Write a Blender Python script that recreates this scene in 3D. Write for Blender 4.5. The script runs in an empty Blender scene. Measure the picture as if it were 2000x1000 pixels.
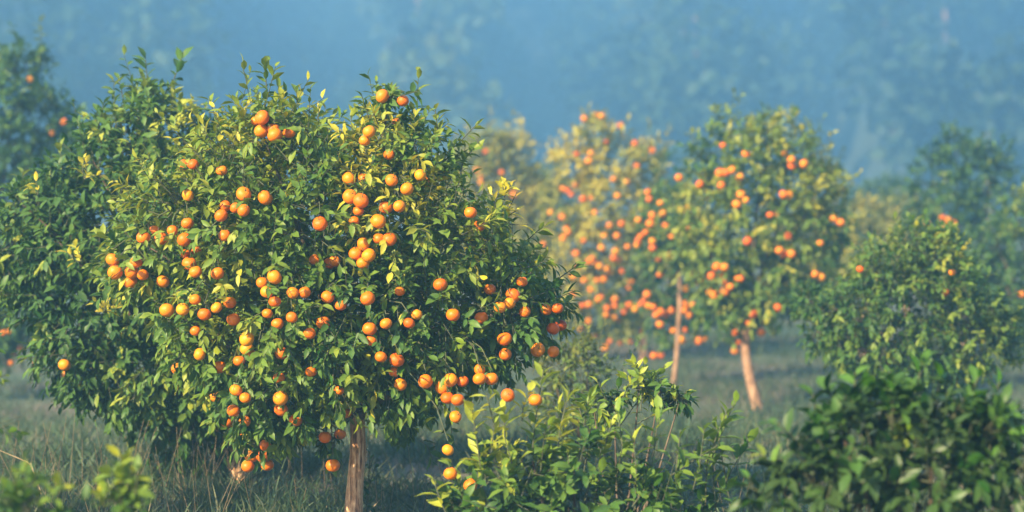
import bpy, math
import numpy as np

# ------------------------------------------------------------------ basics
rng = np.random.default_rng(11)
W_PX, F_PX, HOR, CAM_H = 2000.0, 4628.0, 340.0, 1.87
scene = bpy.context.scene
COL = scene.collection

SUN_AZ = math.radians(-138)     # direction to the sun, clockwise from +Y (view axis)
SUN_EL = math.radians(31)
SUN_DIR = np.array([math.sin(SUN_AZ) * math.cos(SUN_EL), math.cos(SUN_AZ) * math.cos(SUN_EL), math.sin(SUN_EL)])


def at(px, py, Y):
    """world point seen at a pixel of the photograph, at distance Y"""
    return np.array([(px - 1000.0) / F_PX * Y, Y, CAM_H - (py - HOR) / F_PX * Y])


def ground_z(y):
    """the orchard floor falls half a metre behind the first row"""
    t = np.clip((np.asarray(y, float) - 14.5) / 9.5, 0, 1)
    return -0.5 * t * t * (3 - 2 * t)


def px_m(r, Y):
    return r / F_PX * Y


def nrm(v):
    return v / np.maximum(np.linalg.norm(v, axis=-1, keepdims=True), 1e-9)


# ------------------------------------------------------------------ materials
def new_mat(name):
    m = bpy.data.materials.new(name)
    m.use_nodes = True
    m.node_tree.nodes.clear()
    return m, m.node_tree.nodes, m.node_tree.links


def ramp(N, stops):
    r = N.new('ShaderNodeValToRGB')
    e = r.color_ramp.elements
    while len(e) < len(stops):
        e.new(0.5)
    for k, (p, c) in enumerate(stops):
        e[k].position = p
        e[k].color = (*c, 1)
    return r


def leaf_material(name, stops, trans=0.30, rough=0.45, spec=0.18):
    m, N, L = new_mat(name)
    out = N.new('ShaderNodeOutputMaterial')
    at_ = N.new('ShaderNodeAttribute'); at_.attribute_name = 'tint'
    rp = ramp(N, stops)
    L.new(at_.outputs['Fac'], rp.inputs[0])
    # underside of a citrus leaf is paler and duller
    geo = N.new('ShaderNodeNewGeometry')
    mix = N.new('ShaderNodeMixRGB'); mix.blend_type = 'MIX'
    mix.inputs[2].default_value = (0.10, 0.16, 0.05, 1)
    mul = N.new('ShaderNodeMath'); mul.operation = 'MULTIPLY'; mul.inputs[1].default_value = 0.25
    L.new(geo.outputs['Backfacing'], mul.inputs[0])
    L.new(mul.outputs[0], mix.inputs[0])
    L.new(rp.outputs[0], mix.inputs[1])
    # fine mottling
    tc = N.new('ShaderNodeTexCoord')
    no = N.new('ShaderNodeTexNoise'); no.inputs['Scale'].default_value = 60
    L.new(tc.outputs['Object'], no.inputs['Vector'])
    hs = N.new('ShaderNodeHueSaturation')
    mr = N.new('ShaderNodeMapRange')
    mr.inputs['To Min'].default_value = 0.7; mr.inputs['To Max'].default_value = 1.3
    L.new(no.outputs['Fac'], mr.inputs['Value'])
    L.new(mr.outputs[0], hs.inputs['Value'])
    L.new(mix.outputs[0], hs.inputs['Color'])
    b = N.new('ShaderNodeBsdfPrincipled')
    b.inputs['Roughness'].default_value = rough
    b.inputs['Specular IOR Level'].default_value = spec
    L.new(hs.outputs[0], b.inputs['Base Color'])
    t = N.new('ShaderNodeBsdfTranslucent')
    h2 = N.new('ShaderNodeHueSaturation'); h2.inputs['Value'].default_value = 1.5; h2.inputs['Hue'].default_value = 0.49
    L.new(hs.outputs[0], h2.inputs['Color'])
    L.new(h2.outputs[0], t.inputs['Color'])
    ms = N.new('ShaderNodeMixShader'); ms.inputs[0].default_value = trans
    L.new(b.outputs[0], ms.inputs[1]); L.new(t.outputs[0], ms.inputs[2])
    L.new(ms.outputs[0], out.inputs['Surface'])
    return m


def bark_material(name, c0, c1, c2):
    m, N, L = new_mat(name)
    out = N.new('ShaderNodeOutputMaterial')
    tc = N.new('ShaderNodeTexCoord')
    mp = N.new('ShaderNodeMapping'); mp.inputs['Scale'].default_value = (70, 70, 9)
    L.new(tc.outputs['Object'], mp.inputs['Vector'])
    n1 = N.new('ShaderNodeTexNoise'); n1.inputs['Scale'].default_value = 1.0; n1.inputs['Detail'].default_value = 8
    n1.inputs['Roughness'].default_value = 0.68
    L.new(mp.outputs[0], n1.inputs['Vector'])
    rp = ramp(N, [(0.38, c0), (0.5, c1), (0.63, c2)])
    L.new(n1.outputs['Fac'], rp.inputs[0])
    n2 = N.new('ShaderNodeTexNoise'); n2.inputs['Scale'].default_value = 9; n2.inputs['Detail'].default_value = 4
    L.new(tc.outputs['Object'], n2.inputs['Vector'])
    mr = N.new('ShaderNodeMapRange'); mr.inputs['To Min'].default_value = 0.6; mr.inputs['To Max'].default_value = 1.35
    L.new(n2.outputs['Fac'], mr.inputs['Value'])
    hs = N.new('ShaderNodeHueSaturation')
    L.new(mr.outputs[0], hs.inputs['Value']); L.new(rp.outputs[0], hs.inputs['Color'])
    b = N.new('ShaderNodeBsdfPrincipled'); b.inputs['Roughness'].default_value = 0.9
    b.inputs['Specular IOR Level'].default_value = 0.2
    L.new(hs.outputs[0], b.inputs['Base Color'])
    bp = N.new('ShaderNodeBump'); bp.inputs['Strength'].default_value = 0.8; bp.inputs['Distance'].default_value = 0.006
    L.new(n1.outputs['Fac'], bp.inputs['Height']); L.new(bp.outputs[0], b.inputs['Normal'])
    L.new(b.outputs[0], out.inputs['Surface'])
    return m


def plain_material(name, col, rough=0.8):
    m, N, L = new_mat(name)
    out = N.new('ShaderNodeOutputMaterial')
    tc = N.new('ShaderNodeTexCoord')
    no = N.new('ShaderNodeTexNoise'); no.inputs['Scale'].default_value = 25
    L.new(tc.outputs['Object'], no.inputs['Vector'])
    rp = ramp(N, [(0.3, tuple(c * 0.7 for c in col)), (0.7, tuple(min(1, c * 1.25) for c in col))])
    L.new(no.outputs['Fac'], rp.inputs[0])
    b = N.new('ShaderNodeBsdfPrincipled'); b.inputs['Roughness'].default_value = rough
    L.new(rp.outputs[0], b.inputs['Base Color']); L.new(b.outputs[0], out.inputs['Surface'])
    return m


def orange_material():
    m, N, L = new_mat('orange_peel')
    out = N.new('ShaderNodeOutputMaterial')
    oi = N.new('ShaderNodeObjectInfo')
    rp = ramp(N, [(0.0, (0.46, 0.072, 0.001)), (0.4, (0.54, 0.128, 0.002)), (0.8, (0.57, 0.168, 0.003)), (1.0, (0.58, 0.21, 0.006))])
    L.new(oi.outputs['Random'], rp.inputs[0])
    tc = N.new('ShaderNodeTexCoord')
    no = N.new('ShaderNodeTexNoise'); no.inputs['Scale'].default_value = 22; no.inputs['Detail'].default_value = 3
    L.new(tc.outputs['Object'], no.inputs['Vector'])
    hs = N.new('ShaderNodeHueSaturation')
    mr = N.new('ShaderNodeMapRange'); mr.inputs['To Min'].default_value = 0.485; mr.inputs['To Max'].default_value = 0.515
    L.new(no.outputs['Fac'], mr.inputs['Value']); L.new(mr.outputs[0], hs.inputs['Hue'])
    L.new(rp.outputs[0], hs.inputs['Color'])
    vo = N.new('ShaderNodeTexVoronoi'); vo.inputs['Scale'].default_value = 420
    L.new(tc.outputs['Object'], vo.inputs['Vector'])
    bp = N.new('ShaderNodeBump'); bp.inputs['Strength'].default_value = 0.25; bp.inputs['Distance'].default_value = 0.001
    L.new(vo.outputs['Distance'], bp.inputs['Height'])
    b = N.new('ShaderNodeBsdfPrincipled'); b.inputs['Roughness'].default_value = 0.42
    b.inputs['Specular IOR Level'].default_value = 0.25
    b.inputs['Subsurface Weight'].default_value = 0.0
    L.new(hs.outputs[0], b.inputs['Base Color']); L.new(bp.outputs[0], b.inputs['Normal'])
    L.new(b.outputs[0], out.inputs['Surface'])
    return m


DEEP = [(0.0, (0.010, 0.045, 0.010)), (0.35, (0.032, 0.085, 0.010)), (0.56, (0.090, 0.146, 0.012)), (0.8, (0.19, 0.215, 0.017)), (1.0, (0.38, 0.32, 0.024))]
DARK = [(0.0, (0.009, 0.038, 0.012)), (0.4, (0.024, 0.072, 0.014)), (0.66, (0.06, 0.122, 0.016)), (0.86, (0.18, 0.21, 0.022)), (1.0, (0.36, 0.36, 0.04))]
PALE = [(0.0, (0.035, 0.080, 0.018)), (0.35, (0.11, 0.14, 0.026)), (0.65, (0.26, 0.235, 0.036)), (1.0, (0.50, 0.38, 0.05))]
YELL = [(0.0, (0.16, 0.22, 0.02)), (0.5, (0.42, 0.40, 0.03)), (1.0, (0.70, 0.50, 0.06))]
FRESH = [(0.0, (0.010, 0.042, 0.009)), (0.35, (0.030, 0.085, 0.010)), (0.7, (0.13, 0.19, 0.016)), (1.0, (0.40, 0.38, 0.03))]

M = {
    'deep': leaf_material('citrus_leaf_deep', DEEP),
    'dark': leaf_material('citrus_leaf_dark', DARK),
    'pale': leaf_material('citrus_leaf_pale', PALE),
    'yellow': leaf_material('citrus_leaf_yellow', YELL, trans=0.35),
    'fresh': leaf_material('citrus_leaf_fresh', FRESH),
    'glossy': leaf_material('citrus_leaf_glossy', [(0.0, (0.003, 0.014, 0.003)), (0.3, (0.008, 0.036, 0.004)), (0.65, (0.036, 0.105, 0.006)), (1.0, (0.24, 0.24, 0.015))], trans=0.2, spec=0.2, rough=0.42),
    'twig': plain_material('green_twig', (0.05, 0.055, 0.025)),
    'bark': bark_material('citrus_bark', (0.11, 0.05, 0.027), (0.40, 0.205, 0.105), (0.62, 0.41, 0.26)),
    'bark_pale': bark_material('citrus_bark_pale', (0.11, 0.055, 0.032), (0.27, 0.145, 0.085), (0.40, 0.25, 0.155)),
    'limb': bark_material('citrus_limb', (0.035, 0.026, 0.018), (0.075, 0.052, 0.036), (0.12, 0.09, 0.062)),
    'orange': orange_material(),
    'calyx': plain_material('green_calyx', (0.06, 0.09, 0.02)),
}


# ------------------------------------------------------------------ mesh building
class Builder:
    """collects triangles / quads with a tint per vertex and a material per face"""
    def __init__(self):
        self.v, self.t, self.f3, self.f4, self.m3, self.m4, self.n = [], [], [], [], [], [], 0

    def add(self, v, tint, tris=None, quads=None, mat=0):
        v = np.asarray(v, float).reshape(-1, 3)
        self.v.append(v)
        self.t.append(np.broadcast_to(np.asarray(tint, float), (len(v),)).copy())
        if tris is not None and len(tris):
            q = np.asarray(tris, int).reshape(-1, 3) + self.n
            self.f3.append(q); self.m3.append(np.full(len(q), mat))
        if quads is not None and len(quads):
            q = np.asarray(quads, int).reshape(-1, 4) + self.n
            self.f4.append(q); self.m4.append(np.full(len(q), mat))
        self.n += len(v)

    def build(self, name, mats, parent=None, origin=(0, 0, 0), smooth=True):
        v = np.concatenate(self.v) - np.asarray(origin)
        f3 = np.concatenate(self.f3) if self.f3 else np.zeros((0, 3), int)
        f4 = np.concatenate(self.f4) if self.f4 else np.zeros((0, 4), int)
        mm = np.concatenate(self.m3 + self.m4)
        me = bpy.data.meshes.new(name)
        nl = f3.size + f4.size
        me.vertices.add(len(v)); me.vertices.foreach_set('co', v.astype(np.float32).ravel())
        me.loops.add(nl); me.loops.foreach_set('vertex_index', np.concatenate([f3.ravel(), f4.ravel()]).astype(np.int32))
        me.polygons.add(len(f3) + len(f4))
        tot = np.concatenate([np.full(len(f3), 3), np.full(len(f4), 4)])
        st = np.concatenate([[0], np.cumsum(tot)[:-1]])
        me.polygons.foreach_set('loop_start', st.astype(np.int32))
        me.polygons.foreach_set('material_index', mm.astype(np.int32))
        me.polygons.foreach_set('use_smooth', np.full(len(tot), smooth))
        a = me.attributes.new('tint', 'FLOAT', 'POINT')
        a.data.foreach_set('value', np.concatenate(self.t).astype(np.float32))
        for x in mats:
            me.materials.append(x)
        me.update(); me.validate()
        o = bpy.data.objects.new(name, me)
        COL.objects.link(o)
        o.location = tuple(float(c) for c in origin)
        if parent is not None:
            o.parent = parent
            o.location = tuple(float(c) for c in (np.asarray(origin) - np.asarray(parent.location)))
        return o


def add_leaves(B, P, D, U, Ln, Wd, curl, tint, mat=0):
    """citrus leaves: pointed oval, folded along the midrib and arched"""
    n = len(P)
    if n == 0:
        return
    D = nrm(D)
    S = nrm(np.cross(D, U))
    Nn = np.cross(S, D)
    st = [(0.30, 0.86), (0.62, 0.90)]
    L_ = Ln[:, None]; c_ = curl[:, None]
    pts = [P]
    for t, w in st:
        mid = P + D * L_ * t - Nn * c_ * L_ * t * t
        e = S * (Wd[:, None] * 0.5 * w)
        up = Nn * (Wd[:, None] * 0.5 * w * 0.38)
        pts += [mid + e + up, mid, mid - e + up]
    pts.append(P + D * L_ * 0.97 - Nn * c_ * L_)
    V = np.stack(pts, 1)                                   # n,8,3
    tris = np.array([[0, 2, 1], [0, 3, 2], [4, 5, 7], [5, 6, 7]])
    quads = np.array([[1, 2, 5, 4], [2, 3, 6, 5]])
    base = (np.arange(n) * 8)[:, None, None]
    B.add(V.reshape(-1, 3), np.repeat(tint, 8), (tris[None] + base).reshape(-1, 3), (quads[None] + base).reshape(-1, 4), mat)


def add_tubes(B, A, C, r0, r1, mat, sides=3):
    """straight thin tubes from A to C"""
    n = len(A)
    if n == 0:
        return
    d = nrm(C - A)
    ref = np.where(np.abs(d[:, 2:3]) > 0.9, np.array([[1.0, 0, 0]]), np.array([[0, 0, 1.0]]))
    a = nrm(np.cross(d, ref)); b = np.cross(d, a)
    V = []
    for base, r in ((A, r0), (C, r1)):
        for k in range(sides):
            ph = 2 * math.pi * k / sides
            V.append(base + (a * math.cos(ph) + b * math.sin(ph)) * np.asarray(r).reshape(-1, 1))
    V = np.stack(V, 1)
    q = np.array([[k, (k + 1) % sides, sides + (k + 1) % sides, sides + k] for k in range(sides)])
    off = (np.arange(n) * 2 * sides)[:, None, None]
    B.add(V.reshape(-1, 3), 0.3, None, (q[None] + off).reshape(-1, 4), mat)


def add_limb(B, pts, radii, mat=0, sides=12, wob=0.08):
    """one smooth tapering, slightly knobbly limb through pts"""
    pts = np.asarray(pts, float); radii = np.asarray(radii, float)
    k = len(pts)
    n = max(8, k * 7)
    s = np.linspace(0, k - 1, n)
    P = np.stack([np.interp(s, np.arange(k), pts[:, i]) for i in range(3)], 1)
    R = np.interp(s, np.arange(k), radii)
    for _ in range(3):
        P[1:-1] = (P[:-2] + 2 * P[1:-1] + P[2:]) / 4
    T = nrm(np.gradient(P, axis=0))
    ref = np.array([0.31, 0.95, 0.05])
    a = nrm(np.cross(T, ref)); b = np.cross(T, a)
    ph = np.linspace(0, 2 * math.pi, sides, endpoint=False)
    w = 1 + wob * rng.normal(size=(n, sides)) * 0.5 + wob * np.sin(3 * ph[None] + rng.uniform(0, 6) + np.linspace(0, 3, n)[:, None])
    V = P[:, None] + (a[:, None] * np.cos(ph)[None, :, None] + b[:, None] * np.sin(ph)[None, :, None]) * (R[:, None] * w)[..., None]
    q = []
    for i in range(n - 1):
        for j in range(sides):
            q.append((i * sides + j, i * sides + (j + 1) % sides, (i + 1) * sides + (j + 1) % sides, (i + 1) * sides + j))
    B.add(V.reshape(-1, 3), 0.5, None, q, mat)


# ------------------------------------------------------------------ shoots
def shoot_leaves(O, d, ln, k, leaf, droop, tint, rg):
    """leaves along shoots. O,d: origins/directions; ln lengths; k leaves each. returns arrays and stem ends"""
    n = len(O)
    i = np.arange(k)[None, :]
    t = (i + 0.6) / k
    ref = nrm(rg.normal(size=(n, 3)))
    a = nrm(np.cross(d, ref)); b = np.cross(d, a)
    phi = i * 2.3999 + rg.uniform(0, 6.28, (n, 1)) + rg.normal(0, 0.35, (n, k))
    sag = -0.35 * droop[:, None, None] * (t ** 2)[..., None] * ln[:, None, None] * np.array([0, 0, 1.0])
    P = O[:, None] + d[:, None] * (ln[:, None] * t)[..., None] + sag
    rad = a[:, None] * np.cos(phi)[..., None] + b[:, None] * np.sin(phi)[..., None]
    fwd = 0.35 + 0.75 * t
    D = rad * (1.0 - 0.45 * t)[..., None] + d[:, None] * fwd[..., None] + rg.normal(0, 0.22, (n, k, 3))
    D[..., 2] -= droop[:, None] * rg.uniform(0.4, 1.3, (n, k))
    D = nrm(D)
    U = np.array([0, 0, 1.0]) * 0.7 + d[:, None] * 0.6 + rg.normal(0, 0.35, (n, k, 3))
    L = leaf * rg.uniform(0.62, 1.18, (n, k)) * (1 - 0.35 * np.abs(t - 0.45))
    Wd = L * rg.uniform(0.36, 0.48, (n, k))
    cu = rg.uniform(0.0, 0.42, (n, k))
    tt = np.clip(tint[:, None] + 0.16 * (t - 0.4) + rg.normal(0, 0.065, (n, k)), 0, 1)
    return [x.reshape(-1, 3) for x in (P, D, U)] + [x.ravel() for x in (L, Wd, cu, tt)]


def crown_lobes(lobes, Y, depth=0.8, both=True, slim=1.0):
    """a crown's clumps from their places in the picture: spheres spread through the crown's depth"""
    L = np.array([l[:3] for l in lobes], float)
    w = (L[:, 0].max() - L[:, 0].min()) / 2 + 1; h = (L[:, 1].max() - L[:, 1].min()) / 2 + 1
    cx = (L[:, 0].max() + L[:, 0].min()) / 2; cy = (L[:, 1].max() + L[:, 1].min()) / 2
    out = []
    for l, (x, y, r) in zip(lobes, L):
        if len(l) > 3:
            out.append((*at(x, y, Y + l[3]), px_m(r, Y) * slim)); continue
        u = ((x - cx) / (w * 1.1)) ** 2 + ((y - cy) / (h * 1.15)) ** 2
        ext = px_m(min(w, h * 1.2), Y) * depth * math.sqrt(max(0.0, 1 - u))
        rr = px_m(r, Y)
        if ext < 0.5 * rr or not both:
            ys = [rng.uniform(-0.2, 0.2) * rr]
        else:
            ys = [-ext + 0.55 * rr, ext - 0.55 * rr]
            if ext > 1.3 * rr:
                ys.append(rng.uniform(-0.3, 0.3) * ext)
        for dy in ys:
            out.append((*at(x, y, Y + dy), rr * slim * rng.uniform(0.9, 1.1)))
    return np.array(out)


def front_y(S, px, py, Y):
    """distance of the crown's front face along a pixel's line of sight"""
    d = np.array([(px - 1000) / F_PX, 1.0, -(py - HOR) / F_PX]); dn = np.linalg.norm(d); d /= dn
    o = np.array([0, 0, CAM_H])
    oc = o - S[:, :3]
    b = oc @ d; c = (oc ** 2).sum(1) - (S[:, 3] * 0.92) ** 2
    disc = b * b - c
    ok = disc > 0
    if not ok.any():
        return None
    t = (-b - np.sqrt(np.maximum(disc, 0)))[ok].min()
    return t / dn


def place_fruit(S, spots, Y, R, rg, back=0.0):
    """fruit hung on the outside of the crown; bunches are pushed apart so that no two overlap"""
    C = []
    for s in spots:
        y = front_y(S, s[0], s[1], Y)
        if y is None:
            ys = S[np.argmin((S[:, 0] - at(s[0], s[1], Y)[0]) ** 2 + (S[:, 2] - at(s[0], s[1], Y)[2]) ** 2), 1]
            y = ys
        y += rg.uniform(-0.09, -0.03) + (0.07 if len(s) > 2 and s[2] == 'h' else 0.0)
        if len(s) > 2 and s[2] != 'h':
            y = s[2] + rg.uniform(-0.02, 0.02)
        C.append([s[0], s[1], y, R * rg.uniform(0.80, 1.12) * (0.92 if s[-1] == 'h' else 1.0)])
    for _ in range(40):
        moved = False
        for i in range(len(C)):
            for j in range(i):
                a, b = at(*C[i][:3]), at(*C[j][:3])
                need = (C[i][3] + C[j][3]) * 0.98
                if np.linalg.norm(a - b) < need:
                    far, near = (i, j) if C[i][2] >= C[j][2] else (j, i)
                    C[far][2] += 0.006; C[near][2] -= 0.002; moved = True
        if not moved:
            break
    return [(at(*c[:3]), c[3]) for c in C]


def make_crown(S, dens, k, leaf, rg, droop_base=0.25, tint0=0.42, shoot=0.17, zlo=None, zhi=None, keep_in=0.35, top_bright=0.16, patch=0.14):
    """shoots set over the clumps' surfaces, pointing out and up at the top, hanging at the bottom"""
    zlo = S[:, 2].min() if zlo is None else zlo
    zhi = S[:, 2].max() if zhi is None else zhi
    Os, ds, ls, dr, ti = [], [], [], [], []
    for x, y, z, r in S:
        n = max(6, int(4 * math.pi * r * r * dens))
        u = nrm(rg.normal(size=(n, 3)))
        lt = rg.normal(0, patch)
        rad = r * rg.uniform(0.45, 0.98, n)
        O = np.array([x, y, z]) + u * rad[:, None]
        tip = np.array([x, y, z]) + u * r
        dist = np.linalg.norm(tip[:, None] - S[None, :, :3], axis=2) / S[None, :, 3]
        inside = (dist < 0.88).sum(1)
        keep = (inside == 0) | (rg.uniform(size=n) < keep_in / np.maximum(inside, 1))
        O, u2 = O[keep], u[keep]
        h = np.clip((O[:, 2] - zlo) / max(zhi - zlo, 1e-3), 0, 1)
        d = u2 * 0.9 + rg.normal(0, 0.35, u2.shape)
        d[:, 2] += 0.75 * h - 0.25
        Os.append(O); ds.append(nrm(d))
        ls.append(np.minimum(shoot, r * 0.9) * rg.uniform(0.55, 1.35, len(O)))
        dr.append(np.clip(droop_base + 0.5 * (1 - h) + rg.normal(0, 0.15, len(O)), 0, 1.2))
        lo = (rg.uniform(size=len(O)) < 0.07) & (h > 0.3)
        ls[-1][lo] *= 1.9
        ds[-1][lo] = nrm(ds[-1][lo] + np.array([0, 0, 0.9]))
        young = rg.uniform(size=len(O)) < 0.07 + 0.10 * h
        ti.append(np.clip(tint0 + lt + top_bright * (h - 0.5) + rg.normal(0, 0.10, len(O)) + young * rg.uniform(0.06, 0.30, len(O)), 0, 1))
    O, d, l, dr, ti = (np.concatenate(x) for x in (Os, ds, ls, dr, ti))
    return (O, d, l, dr, ti), shoot_leaves(O, d, l, k, leaf, dr, ti, rg)


def prune(lv, fruit, hidden, rg):
    """no leaf runs through a fruit; the ripe outer fruit hangs clear of most leaves"""
    P, D, U, L, Wd, cu, tt = lv
    mid = P + nrm(D) * (L * 0.5)[:, None]
    keep = np.ones(len(P), bool)
    eye = np.array([0, 0, CAM_H])
    luck = rg.uniform(size=len(P))
    for (c, r), hid in zip(fruit, hidden):
        v = mid - c
        dd = np.linalg.norm(v, axis=1)
        near = dd < 0.5
        fz = 0.92 if rg.uniform() < 0.7 else 0.6
        keep &= ~(dd < r + 0.008)
        for dirn, reach, frac in ((nrm(eye - c), 0.5, 0.40 if hid else fz), (SUN_DIR, 0.26, 0.3 if hid else fz)):
            s = v @ dirn
            off = np.linalg.norm(v - s[:, None] * dirn, axis=1)
            keep &= ~(near & (s > 0) & (s < reach) & (off < (r + 0.012) * frac) & (luck > 0.18))
    return [x[keep] for x in lv]


def fruit_twigs(B, fr, S, leaf, rg, tint):
    """the twig each fruit hangs from, run back into the nearest clump, with a few leaves over the fruit"""
    for c, r_ in fr:
        top = c + np.array([0, 0, 1.5 * r_])
        w = np.linalg.norm(S[:, :3] - top, axis=1) - S[:, 3]
        g = S[np.argmin(w), :3]
        q = nrm(g - top); q = nrm(q + np.array([0, 0, 0.8]))
        ln = max(0.08, min(0.35, float(w.min()) + 0.12))
        mid = top + q * ln * 0.5
        end = top + nrm(g - top) * ln + np.array([0, 0, 0.3 * ln])
        add_tubes(B, np.array([top, mid]), np.array([mid, end]), np.array([0.0022, 0.0028]), np.array([0.0026, 0.0034]), 1, 5)
        k = int(3 + ln * 22)
        P = top + (end - top) * rg.uniform(0.0, 1.0, (k, 1))
        D = rg.normal(size=(k, 3)); D[:, 2] = D[:, 2] * 0.4 - 0.15
        D[:, 1] = np.abs(D[:, 1]) * np.where(rg.uniform(size=k) < 0.7, 1, -1)
        U = np.array([0, 0, 1.0]) + rg.normal(0, 0.3, (k, 3))
        L_ = leaf * rg.uniform(0.6, 1.05, k)
        add_leaves(B, P, D, U, L_, L_ * rg.uniform(0.38, 0.5, k), rg.uniform(0.05, 0.45, k), np.clip(tint + rg.normal(0.05, 0.15, k), 0, 1))


# ------------------------------------------------------------------ fruit meshes
def fruit_mesh(seed):
    rg = np.random.default_rng(seed)
    nu, nv = 24, 14
    B = Builder()
    V = [(0, 0, 0.80)]
    e = rg.uniform(0.86, 0.95)
    for i in range(1, nv):
        th = math.pi * i / nv
        for j in range(nu):
            ph = 2 * math.pi * j / nu
            r = 1.0 + 0.012 * math.sin(5 * ph + seed) * math.sin(th) + 0.01 * math.sin(2 * ph + seed * 2)
            dimple = 0.10 * math.exp(-(th / 0.33) ** 2) + 0.05 * math.exp(-((math.pi - th) / 0.22) ** 2)
            r -= dimple
            V.append((r * math.sin(th) * math.cos(ph), r * math.sin(th) * math.sin(ph), e * r * math.cos(th)))
    V.append((0, 0, -0.84))
    V = np.array(V)
    tr, qd = [], []
    for j in range(nu):
        tr.append((0, 1 + j, 1 + (j + 1) % nu))
        last = 1 + (nv - 2) * nu
        tr.append((len(V) - 1, last + (j + 1) % nu, last + j))
        for i in range(nv - 2):
            a = 1 + i * nu
            qd.append((a + j, a + nu + j, a + nu + (j + 1) % nu, a + (j + 1) % nu))
    B.add(V, 0.5, tr, qd, 0)
    # five-pointed green calyx and a short stalk
    cv = [(0, 0, 0.86)]
    for j in range(10):
        rr = 0.19 if j % 2 == 0 else 0.09
        cv.append((rr * math.cos(j * math.pi / 5), rr * math.sin(j * math.pi / 5), 0.83 if j % 2 == 0 else 0.84))
    B.add(np.array(cv), 0.5, [(0, 1 + j, 1 + (j + 1) % 10) for j in range(10)], None, 1)
    add_tubes(B, np.array([[0, 0, 0.8]]), np.array([[0.12, 0.05, 1.75]]), np.array([0.06]), np.array([0.045]), 1, 5)
    o = B.build('orange', [M['orange'], M['calyx']])
    me = o.data
    bpy.data.objects.remove(o)
    return me


FRUIT_MESHES = [fruit_mesh(s) for s in range(1, 7)]
MAX_PARTS = 100


def hang_fruit(parent, fruit, rg, name='orange'):
    order = sorted(range(len(fruit)), key=lambda i: -fruit[i][1])
    first, rest = fruit[:MAX_PARTS], fruit[MAX_PARTS:]
    base = np.array(parent.location)
    for c, r in first:
        o = bpy.data.objects.new(name, FRUIT_MESHES[rg.integers(len(FRUIT_MESHES))])
        COL.objects.link(o)
        o.parent = parent
        o.location = tuple(c - base)
        o.scale = (r, r, r)
        o.rotation_euler = (rg.normal(0.1, 0.5), rg.normal(0, 0.5), rg.uniform(0, 6.28))
    if rest:
        B = Builder()
        for c, r in rest:
            me = FRUIT_MESHES[rg.integers(len(FRUIT_MESHES))]
            co = np.empty(len(me.vertices) * 3); me.vertices.foreach_get('co', co)
            co = co.reshape(-1, 3)
            tr = [tuple(p.vertices) for p in me.polygons if len(p.vertices) == 3 and p.material_index == 0]
            qd = [tuple(p.vertices) for p in me.polygons if len(p.vertices) == 4 and p.material_index == 0]
            B.add(co * r + c, 0.5, tr, qd, 0)
            used = [tuple(p.vertices) for p in me.polygons if p.material_index == 1 and len(p.vertices) == 3]
            used4 = [tuple(p.vertices) for p in me.polygons if p.material_index == 1 and len(p.vertices) == 4]
            B.add(co * r + c, 0.5, used, used4, 1)
        o = B.build('oranges', [M['orange'], M['calyx']], parent, origin=fruit[0][0])
        o['kind'] = 'stuff'


# ------------------------------------------------------------------ things
def thing(name, label, cat, loc, group=None):
    o = bpy.data.objects.new(name, None)
    COL.objects.link(o)
    o.empty_display_size = 0.2
    o.location = tuple(float(c) for c in loc)
    o['label'] = label; o['category'] = cat
    if group:
        o['group'] = group
    return o


def limbs_for(B, fork, S, r, rg, n=9):
    """main limbs from the fork into the crown's clumps"""
    idx = rg.permutation(len(S))[:n]
    for i in idx:
        c = S[i, :3]
        mid = fork * 0.5 + c * 0.5 + np.array([0, 0, 0.10]) * rg.uniform(-0.3, 1.0) + rg.normal(0, 0.04, 3)
        end = c + (c - fork) * 0.03
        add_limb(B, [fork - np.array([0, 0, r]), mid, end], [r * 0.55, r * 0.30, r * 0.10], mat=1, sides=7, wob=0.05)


def sprig(B, x0, y0, x1, y1, Y, leaf, k, rg, droop=0.2, tint=0.55, dy=0.0, mat=0, r=0.0035, nside=1):
    """one long shoot between two places in the picture, leafy all along"""
    a, b = at(x0, y0, Y), at(x1, y1, Y)
    b[1] += dy + rg.normal(0, 0.02)
    a[1] += dy
    # three short segments with a slight bow
    bow = rg.normal(0, 0.06, 3) * np.linalg.norm(b - a)
    pts = [a, a * 0.6 + b * 0.4 + bow, b]
    lv = []
    segs = [(pts[0], pts[1], int(k * 0.45)), (pts[1], pts[2], k - int(k * 0.45))]
    for p, q, kk in segs:
        if kk < 1:
            continue
        ln = np.linalg.norm(q - p)
        lv.append(shoot_leaves(p[None], nrm((q - p)[None]), np.array([ln]), kk, leaf, np.array([droop]), np.array([tint]), rg))
        add_tubes(B, p[None], q[None], np.array([r]), np.array([r * 0.6]), 1, 5)
    for l in lv:
        add_leaves(B, *l, mat=mat)


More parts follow.
